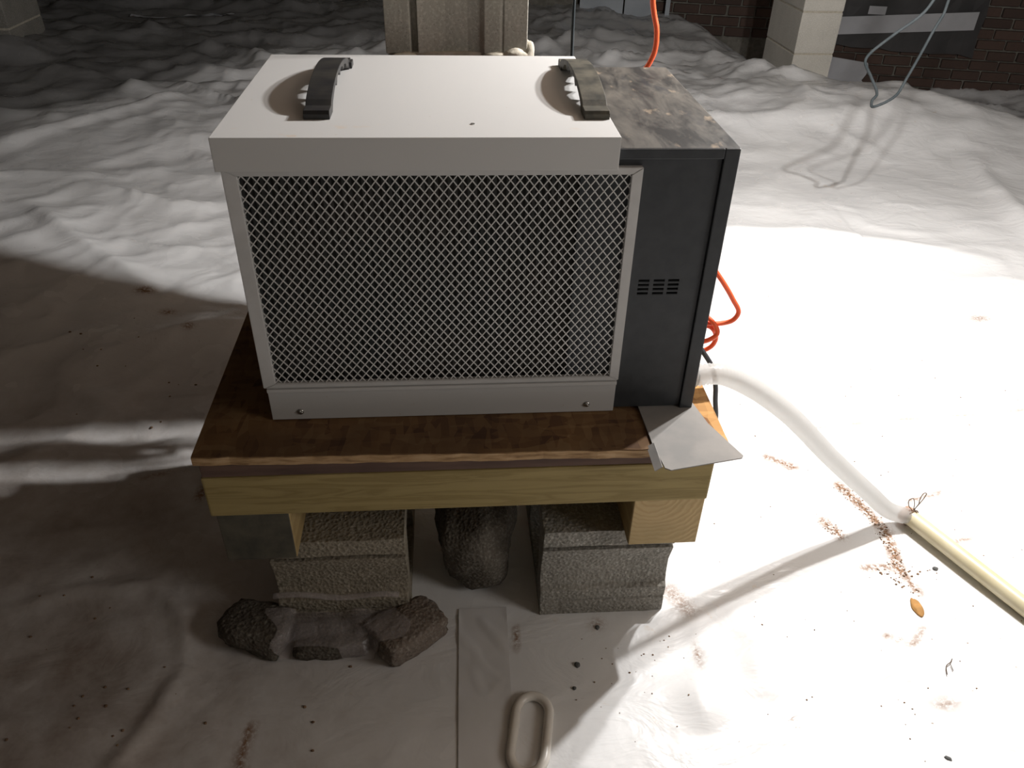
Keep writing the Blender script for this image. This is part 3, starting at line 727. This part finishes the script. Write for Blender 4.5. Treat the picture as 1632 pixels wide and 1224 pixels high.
for i in range(nxx):                                   # pleated dark filter
    a0 = .012+(.45)*i/nxx; a1 = .012+.45*(i+1)/nxx; am = (a0+a1)/2
    for (p, q, yp, yq) in ((a0, am, .019, .0165), (am, a1, .0165, .019)):
        bm.faces.new([bm.verts.new(c) for c in ((p, yp, .055), (q, yq, .055), (q, yq, .346), (p, yp, .346))])
bmesh.ops.remove_doubles(bm, verts=bm.verts[:], dist=1e-6); new_obj('filter', bm, M['filter'], dh)
# lower panel with rolled lip
bm = bmesh.new()
prism(bm, [(.0065, .001), (.0065, .0455), (.0030, .0475), (.0030, .0525), (.0085, .0535), (.014, .0535), (.014, .001)], 0, .0045, .4690, .0006)
lo = new_obj('lower_panel', bm, M['enamel'], dh)
for sx in (.043, .431):
    t = bmesh.new(); bmesh.ops.create_uvsphere(t, u_segments=16, v_segments=8, radius=.0046)
    for v in t.verts: v.co = Vector((v.co.x, v.co.z*.45 if v.co.z < 0 else 0, v.co.y))
    for v in t.verts: v.co += Vector((sx, .0062, .0135))
    bm = bmesh.new(); merge(bm, t); box(bm, sx-.0030, sx+.0030, .0038, .0048, .0131, .0139); box(bm, sx-.0004, sx+.0004, .0038, .0048, .0105, .0165)
    new_obj('screw', bm, M['screw'], lo, True)
# handles: arched strap with finger ribs underneath
def handle(xc, mat, y0=.064, y1=.322):
    w = .0148; top = []; bot = []
    n = 26; ym = (y0+y1)/2
    for i in range(n+1):
        a = i/n; y = y0+.022+(y1-y0-.044)*a; z = .0185*math.sin(math.pi*a)**.62
        top.append((y, max(z, .0)+.0095))
    m = 20
    for i in range(m+1):
        a = i/m; y = y0+.032+(y1-y0-.064)*a; z = .0208*math.sin(math.pi*a)**.62
        tooth = (.0058 if (i % 4 == 2) else 0.0) if .15 < a < .95 else 0
        bot.append((y, max(z+.002-tooth, .001)))
    prof = [(y0, 0), (y0, .006), (y0+.003, .0095)]+top+[(y1-.003, .0095), (y1, .006), (y1, 0), (y1-.030, 0)]+bot[::-1]+[(y0+.030, 0)]
    bm = bmesh.new(); prism(bm, prof, 0, -w, w, .0007)
    h = new_obj('carry_handle', bm, mat, dh, loc=(xc, 0, H)); 
    bm = bmesh.new(); box(bm, w-.002, w+.0035, y1-.026, y1-.004, .0, .008, .0012); new_obj('foot_lug', bm, mat, h)
    return h
handle(.1015, M['blackplastic']); h2 = handle(.4235, M['dustyplastic']); h2['label'] = 'carry handle dulled by tan dust'
bm = bmesh.new(); tube(bm, [Vector((.576, .05, .026)), Vector((.597, .05, .026))], .0135, 14); new_obj('drain_spigot', bm, M['hose'], dh)

# ------------------------------------------------------------------ sheet metal flap on the board corner
sm = thing('sheet_metal_plate', 'loose grey sheet metal plate sticking out under the cabinet corner', 'metal plate', (0, 0, Z))
bm = bmesh.new(); th = .0016
P = [(x, y, .0006+.02*max(0, .0)+(.045-y)*.006) for x, y in ((.505, .045), (.508, -.072), (.5135, -.118), (.520, -.1225), (.618, -.1035), (.621, -.099), (.594, -.030), (.580, .045))]
A = [bm.verts.new((x, y, z+th)) for x, y, z in P]; B = [bm.verts.new((x, y, z)) for x, y, z in P]
bm.faces.new(A); bm.faces.new(B[::-1])
for i in range(len(P)): bm.faces.new((A[i], B[i], B[(i+1) % len(P)], A[(i+1) % len(P)]))
bmesh.ops.recalc_face_normals(bm, faces=bm.faces[:]); new_obj('plate', bm, M['steel'], sm)
bm = bmesh.new(); prism(bm, [(.508, .0028), (.5105, .0042), (.5095, .0050), (.5005, -.0015), (.5015, -.0028)], 1, -.118, -.070); new_obj('bent_lip', bm, M['steel'], sm)
bm = bmesh.new(); bmesh.ops.create_cone(bm, segments=10, radius1=.0014, radius2=.0014, depth=.0016, cap_ends=True); new_obj('pin_hole', bm, M['cavity'], sm, loc=(.5185, -.112, .0012))

# ------------------------------------------------------------------ hose, wire tie, pipe
gz = hz(1.085, .14)
hp = catmull([(.590, .050, Z+.026), (.628, .054, Z+.026), (.668, .062, Z+.006), (.765, .092, Z-.075), (.885, .118, Z-.200), (.985, .133, Z-.297), (1.045, .140, Z-.352), (1.088, .138, gz+.021)], 12)
hp = resample(hp, .0029)
bm = bmesh.new(); tube(bm, hp, lambda i: (.0160 if i % 2 else .0136), 16)
dhose = tag(new_obj('drain_hose', bm, M['hose'], smooth=True), 'white corrugated drain hose arching from cabinet side to the cream pipe', 'hose')
e1 = hp[-1]
d = Vector((1.180-1.086, -.085-.138, 0)).normalized()
pp = [e1+d*s for s in (-.010, .0, .2, .45)]
for q in pp: q.z = hz(q.x, q.y)+.0185
pp[0].z = e1.z; pp[1].z = e1.z
bm = bmesh.new(); tube(bm, resample(catmull(pp, 12), .01), .0150, 18)
tag(new_obj('drain_pipe', bm, M['pvc'], smooth=True), 'cream plastic pipe running off the right edge over the white sheet', 'pipe')
ct = thing('wire_tie', 'twisted brown wire tie with two loops where hose meets pipe', 'wire tie', tuple(e1))
bm = bmesh.new(); tube(bm, [-d*.014, -d*.006, d*.004], lambda i: (.0150, .0165, .0160)[i], 16); new_obj('collar', bm, M['pink'], ct, True)
bi = d.cross(Vector((0, 0, 1)))
bm = bmesh.new()
tube(bm, [d*.003+Vector((0, 0, 1))*(.0172*math.cos(a))+bi*(.0172*math.sin(a)) for a in np.linspace(0, 2*math.pi, 25)[:-1]], .0009, 6, closed=True)
tube(bm, catmull([(0, 0, .016), (-.008, .003, .025), (-.010, .006, .036), (-.004, .006, .041), (.000, .003, .033), (.002, 0, .017)], 8), .0008, 6)
tube(bm, catmull([(.002, 0, .017), (.012, .006, .024), (.022, .012, .034), (.025, .014, .044), (.018, .012, .047), (.011, .007, .039), (.010, .004, .028), (.004, 0, .018), (.006, -.006, .015)], 8), .0008, 6)
new_obj('twisted_wire', bm, M['wire'], ct, True)

# ------------------------------------------------------------------ cords
def cord(name, pts, rad, mat, label, cat='cord', n=10, closed=False):
    bm = bmesh.new(); tube(bm, catmull(pts, n, closed), rad, 10, closed); return tag(new_obj(name, bm, mat, smooth=True), label, cat)
blocker_coil = []  # unseen turns added behind the unit to shadow the left floor
for k in range(97):
    a = 2*math.pi*k/14+1.2; rr = .036+.060*(.5+.5*math.sin(k*.34)); blocker_coil.append((.13+rr*math.cos(a), .437+.0155*(1+math.sin(k*.61)), Z+.125+1.15*rr*math.sin(a)))
cord('extension_cord', [(.560, .452, CEIL-.01), (.566, .452, Z+.46), (.572, .452, Z+.43), (.578, .45, Z+.41), (.580, .45, Z+.385), (.577, .45, Z+.368), (.563, .45, Z+.345), (.46, .45, Z+.29), (.30, .45, Z+.235)]+blocker_coil+
    [(.26, .45, Z+.06), (.40, .445, Z+.03), (.52, .42, Z+.05), (.60, .39, Z+.10), (.665, .345, Z+.085), (.712, .33, Z+.034), (.742, .33, Z-.008), (.757, .33, Z-.034), (.750, .33, Z-.050),
    (.725, .33, Z-.057), (.690, .335, Z-.056), (.668, .34, Z-.048), (.690, .338, Z-.040), (.713, .325, Z-.052), (.722, .32, Z-.072), (.706, .32, Z-.086), (.68, .325, Z-.092), (.66, .33, Z-.088), (.675, .34, Z-.068), (.712, .335, Z-.066), (.727, .335, Z-.088), (.722, .335, Z-.108),
    (.695, .335, Z-.122), (.66, .34, Z-.128), (.64, .37, Z-.14), (.63, .42, Z-.22), (.62, .46, Z-.33), (.60, .50, .012), (.58, .6, .006)], .0043, M['orange'], 'orange extension cord hanging behind and looping beside the cabinet', n=6)
cord('power_cord', [(.585, .34, Z+.06), (.610, .28, Z+.03), (.640, .225, Z-.012), (.660, .21, Z-.038), (.680, .205, Z-.068), (.689, .20, Z-.10), (.694, .20, Z-.13), (.702, .20, Z-.175), (.700, .21, Z-.25), (.67, .24, hz(.67, .24)+.02), (.64, .30, hz(.64, .3)+.006), (.64, .40, hz(.64, .4)+.006)], .0042, M['blackcord'], 'black power cord hanging behind the white drain hose')
cord('thin_cable', [(.448, .478, CEIL-.01), (.449, .478, Z+.6), (.450, .478, Z+.42), (.452, .478, Z+.33), (.455, .478, Z+.10), (.46, .48, Z-.2), (.47, .49, .02), (.48, .56, .006)], .0026, M['greycord'], 'thin dark grey cable hanging straight down right of the pier')
wz = lambda p: p
# loop of grey cable hanging from the ceiling at the upper right
def wp(px_, py_, y):           # helper used only while laying out: point on the plane y seen along a camera ray
    dr = f+r*((px_-816)/1248.06)-u*((py_-612)/1248.06); o0 = Vector((0.2516, -0.8491, 0.6575+G)); return o0+dr*((y-o0.y)/dr.y)
lw = [wp(1488, 0, 1.36), wp(1467, 25, 1.36), wp(1425, 55, 1.37), wp(1384, 88, 1.38), wp(1379, 98, 1.38), (wp(1388, 122, 1.39)), wp(1397, 145, 1.39), wp(1397, 152, 1.39), wp(1390, 160, 1.39), wp(1389, 169, 1.39), wp(1393, 170, 1.395), wp(1415, 161, 1.40), wp(1430, 150, 1.41), wp(1445, 125, 1.42), wp(1468, 85, 1.43), wp(1490, 45, 1.44), wp(1504, 22, 1.45), wp(1512, 0, 1.45)]
top0 = Vector((lw[0].x+.25, lw[0].y, CEIL-.01)); top1 = Vector((lw[-1].x+.1, lw[-1].y, CEIL-.01))
cord('hanging_cable', [top0]+lw+[top1], .0040, M['greycord'], 'grey cable loop dangling over the white plastic at the upper right', n=8)

# ------------------------------------------------------------------ stones, bag, ring
def stone(name, label, c, s, seed, mat, amp=.2, boxy=.5, rot=(0, 0, 0)):
    bm = bmesh.new(); rock(bm, (0, 0, 0), s, seed, 4, amp, boxy=boxy, rot=Matrix.Rotation(rot[2], 3, 'Z').to_quaternion() @ Quaternion((1, 0, 0), rot[0]) @ Quaternion((0, 1, 0), rot[1]))
    mz = min(v.co.z for v in bm.verts); o = new_obj(name, bm, mat, smooth=True); o.location = (c[0], c[1], hz(c[0], c[1])-mz-.003); return tag(o, label, 'stone')
stone('rough_stone', 'dark rounded stone standing in the gap between the two blocks', (.278, .10, 0), (.068, .10, .085), 2, M['stone'], .2, .45)
stone('broken_stone', 'brown flat broken stone lying front right of the shaded block', (.168, -.062, 0), (.062, .040, .026), 5, M['redstone'], .16, .75, (0, 0, .62))
stone('broken_stone', 'dark broken stone poking out left under the clear plastic bag', (-.066, -.046, 0), (.058, .040, .028), 9, M['stone'], .2, .6, (0, 0, -.35))
stone('broken_stone', 'low dark flat stone lying under the middle of the clear plastic bag', (.050, -.068, 0), (.062, .030, .019), 14, M['stone'], .16, .7, (0, 0, .05))
# clear plastic bag draped between the two slabs
from mathutils.bvhtree import BVHTree
def tree(o):
    return BVHTree.FromPolygons([v.co+o.location for v in o.data.vertices], [tuple(p.vertices) for p in o.data.polygons])
trees = [tree(o) for o in bpy.data.objects if o.name.startswith('broken_stone')]
def over(x, y):
    z = 0.0
    for t in trees:
        for ox, oy in ((0, 0), (.006, 0), (-.006, 0), (0, .006), (0, -.006)):
            hit = t.ray_cast(Vector((x+ox, y+oy, 1)), Vector((0, 0, -1)))
            if hit[0]: z = max(z, hit[0].z)
    return z
bm = bmesh.new(); nx, ny = 52, 30; V = []
for j in range(ny+1):
    for i in range(nx+1):
        a, b = i/nx, j/ny; x = -.038+.20*a+.012*math.sin(b*5); y = -.098+.064*b+.005*math.sin(a*7)*(1-b)
        hgt = .030*math.sin(math.pi*b)*(.6+.4*math.cos(a*6))
        z = .010+hgt+.022*math.sin(math.pi*b)*math.sin(math.pi*a)+.010*mnoise.noise(Vector((x*28, y*28, 1)))+.075*max(b-.45, 0)**1.5
        z = max(z, hz(x, y)+.004, over(x, y)+.004)
        V.append(bm.verts.new((x, y, z)))
for j in range(ny):
    for i in range(nx):
        k = j*(nx+1)+i; fc = bm.faces.new((V[k], V[k+1], V[k+nx+2], V[k+nx+1])); fc.smooth = True
bg = thing('plastic_bag', 'crumpled clear plastic bag spread between two dark stones in the shade', 'bag', (0, 0, 0))
o = new_obj('film', bm, M['film'], bg, True)
bm = bmesh.new(); tube(bm, [Vector(V_) for V_ in [(-.034+.190*a, -.0355, .083-.010*a+.004*math.sin(a*9)) for a in np.linspace(0, 1, 20)]], .0035, 8, sx=1.5)
o = new_obj('zip_strip', bm, M['film'], bg, True); o['label'] = 'faint pinkish closing strip'
# oval plastic ring lying at the bottom edge
bm = bmesh.new(); cx, cy = .345, -.235; pts = []
for a in np.linspace(0, 2*math.pi, 57)[:-1]:
    s, c = math.sin(a), math.cos(a); lx = .024*c; ly = .028*s+(.030 if s > 0 else -.030); pts.append((lx, ly))
ro = .20
pts = [Vector((cx+a*math.cos(-ro)-b*math.sin(-ro), cy+a*math.sin(-ro)+b*math.cos(-ro), 0)) for a, b in pts]
for q in pts: q.z = hz(q.x, q.y)+.006
tube(bm, pts, .0062, 12, closed=True, sx=1.15)
tag(new_obj('plastic_ring', bm, M['ring'], smooth=True), 'oval cream plastic ring lying on the sheet at bottom centre', 'ring')
# tape seam at the bottom
bm = bmesh.new(); nx, ny = 26, 70; V = []
for j in range(ny+1):
    for i in range(nx+1):
        a, b = i/nx, j/ny; x = .242+.078*a+.006*b-.0*a; y = -.30+.29*b
        z = hz(x, y)+.0022+.0045*max(0, mnoise.noise(Vector((x*40+y*25, y*22, 4))))*b
        V.append(bm.verts.new((x, y, z)))
for j in range(ny):
    for i in range(nx):
        k = j*(nx+1)+i; bm.faces.new((V[k], V[k+1], V[k+nx+2], V[k+nx+1])).smooth = True
tag(new_obj('seam_tape', bm, M['tape'], smooth=True), 'wide wrinkled white seam tape leading from the stand to the bottom edge', 'tape')
# pale strip far left
bm = bmesh.new(); V = []
for i in range(31):
    for j in range(4):
        a = i/30; x = -1.72+.62*a; y = 4.62+.05*a+.05*j/3; V.append(bm.verts.new((x, y, hz(x, y)+.012+.004*mnoise.noise(Vector((x*9, y*9, 0))))))
for i in range(30):
    for j in range(3): k = i*4+j; bm.faces.new((V[k], V[k+4], V[k+5], V[k+1]))
tag(new_obj('tape_strip', bm, M['greytape']), 'pale straight tape strip far back on the dark plastic at left', 'tape')

# ------------------------------------------------------------------ dirt
bm = bmesh.new(); rng = random.Random(3)
def crumbs(pts, n, spread, s0, s1):
    P = [Vector((a, b, 0)) for a, b in pts]
    for _ in range(n):
        i = rng.randrange(max(len(P)-1, 1)); t = rng.random(); q = P[i].lerp(P[min(i+1, len(P)-1)], t)
        x = q.x+rng.gauss(0, spread); y = q.y+rng.gauss(0, spread); s = rng.uniform(s0, s1)
        if -.12 < x < .63 and -.075 < y < .47: continue
        rock(bm, (x, y, hz(x, y)+s*.3), (s, s*rng.uniform(.6, 1), s*.55), rng.random()*50, 1, .3)
crumbs([(1.005, .25), (1.03, .17), (1.035, .12), (1.02, .03)], 190, .007, .0006, .0021)
crumbs([(.93, .15), (.95, .12)], 40, .007, .0006, .0018); crumbs([(1.0, .02), (1.08, .03)], 26, .012, .0008, .003)
crumbs([(.98, .04), (1.03, -.03)], 26, .005, .0008, .002); crumbs([(.65, -.30), (1.3, .1)], 60, .14, .0007, .0018)
crumbs([(.65, .15), (1.5, .6)], 50, .15, .0007, .0018); crumbs([(-.5, -.1), (-.1, -.2)], 40, .12, .001, .003)
crumbs([(.42, -.2), (.60, -.05)], 26, .05, .0007, .0018); crumbs([(-.6, .9), (-.3, .4)], 16, .08, .0015, .004)
tag(new_obj('dirt_crumbs', bm, M['dirt'], smooth=True), 'brown dirt crumbs scattered over the white plastic', 'dirt', kind='stuff')
def lump(name, label, cat, x, y, s, mat, seed, rotz=0):
    bm = bmesh.new(); rock(bm, (0, 0, 0), s, seed, 3, .25, rot=Quaternion((0, 0, 1), rotz)); o = new_obj(name, bm, mat, smooth=True); o.location = (x, y, hz(x, y)+s[2]*.4); return tag(o, label, cat)
lump('mud_lump', 'curved orange mud lump on white plastic left of the cream pipe', 'mud', 1.010, -.050, (.009, .019, .004), M['mud'], 4, -.1)
lump('pebble', 'largest dark pebble at the shadow edge in front of the stand', 'pebble', .428, -.125, (.0045, .005, .0035), M['pebble'], 3)
lump('pebble', 'dark pebble close in front of the right block', 'pebble', .470, -.058, (.0035, .004, .003), M['pebble'], 6)
lump('pebble', 'small dark pebble beside the top of the oval ring', 'pebble', .418, -.165, (.0028, .003, .0025), M['pebble'], 8)
lump('pebble', 'grey pebble lying beside the dirt trail under the pipe end', 'pebble', 1.085, .030, (.005, .004, .003), M['pebble'], 11)
lump('pebble', 'dark grey chip alone on the white sheet at the lower right', 'pebble', .925, -.305, (.005, .003, .002), M['pebble'], 12, -.6)
bm = bmesh.new(); tube(bm, catmull([(-.012, -.012, .001), (-.006, .002, .002), (.004, .008, .002), (.010, .014, .002)], 6), .0007, 5); tube(bm, [Vector((.002, .004, .002)), Vector((.001, -.006, .001))], .0006, 5)
o = new_obj('twig', bm, M['mudbrown']); o.location = (1.005, -.165, hz(1.005, -.165)+.001); tag(o, 'tiny dark forked twig on the white sheet at lower right', 'twig')
for o in bpy.data.objects:
    if o.get('category') and not o.get('kind'): o['kind'] = 'thing'
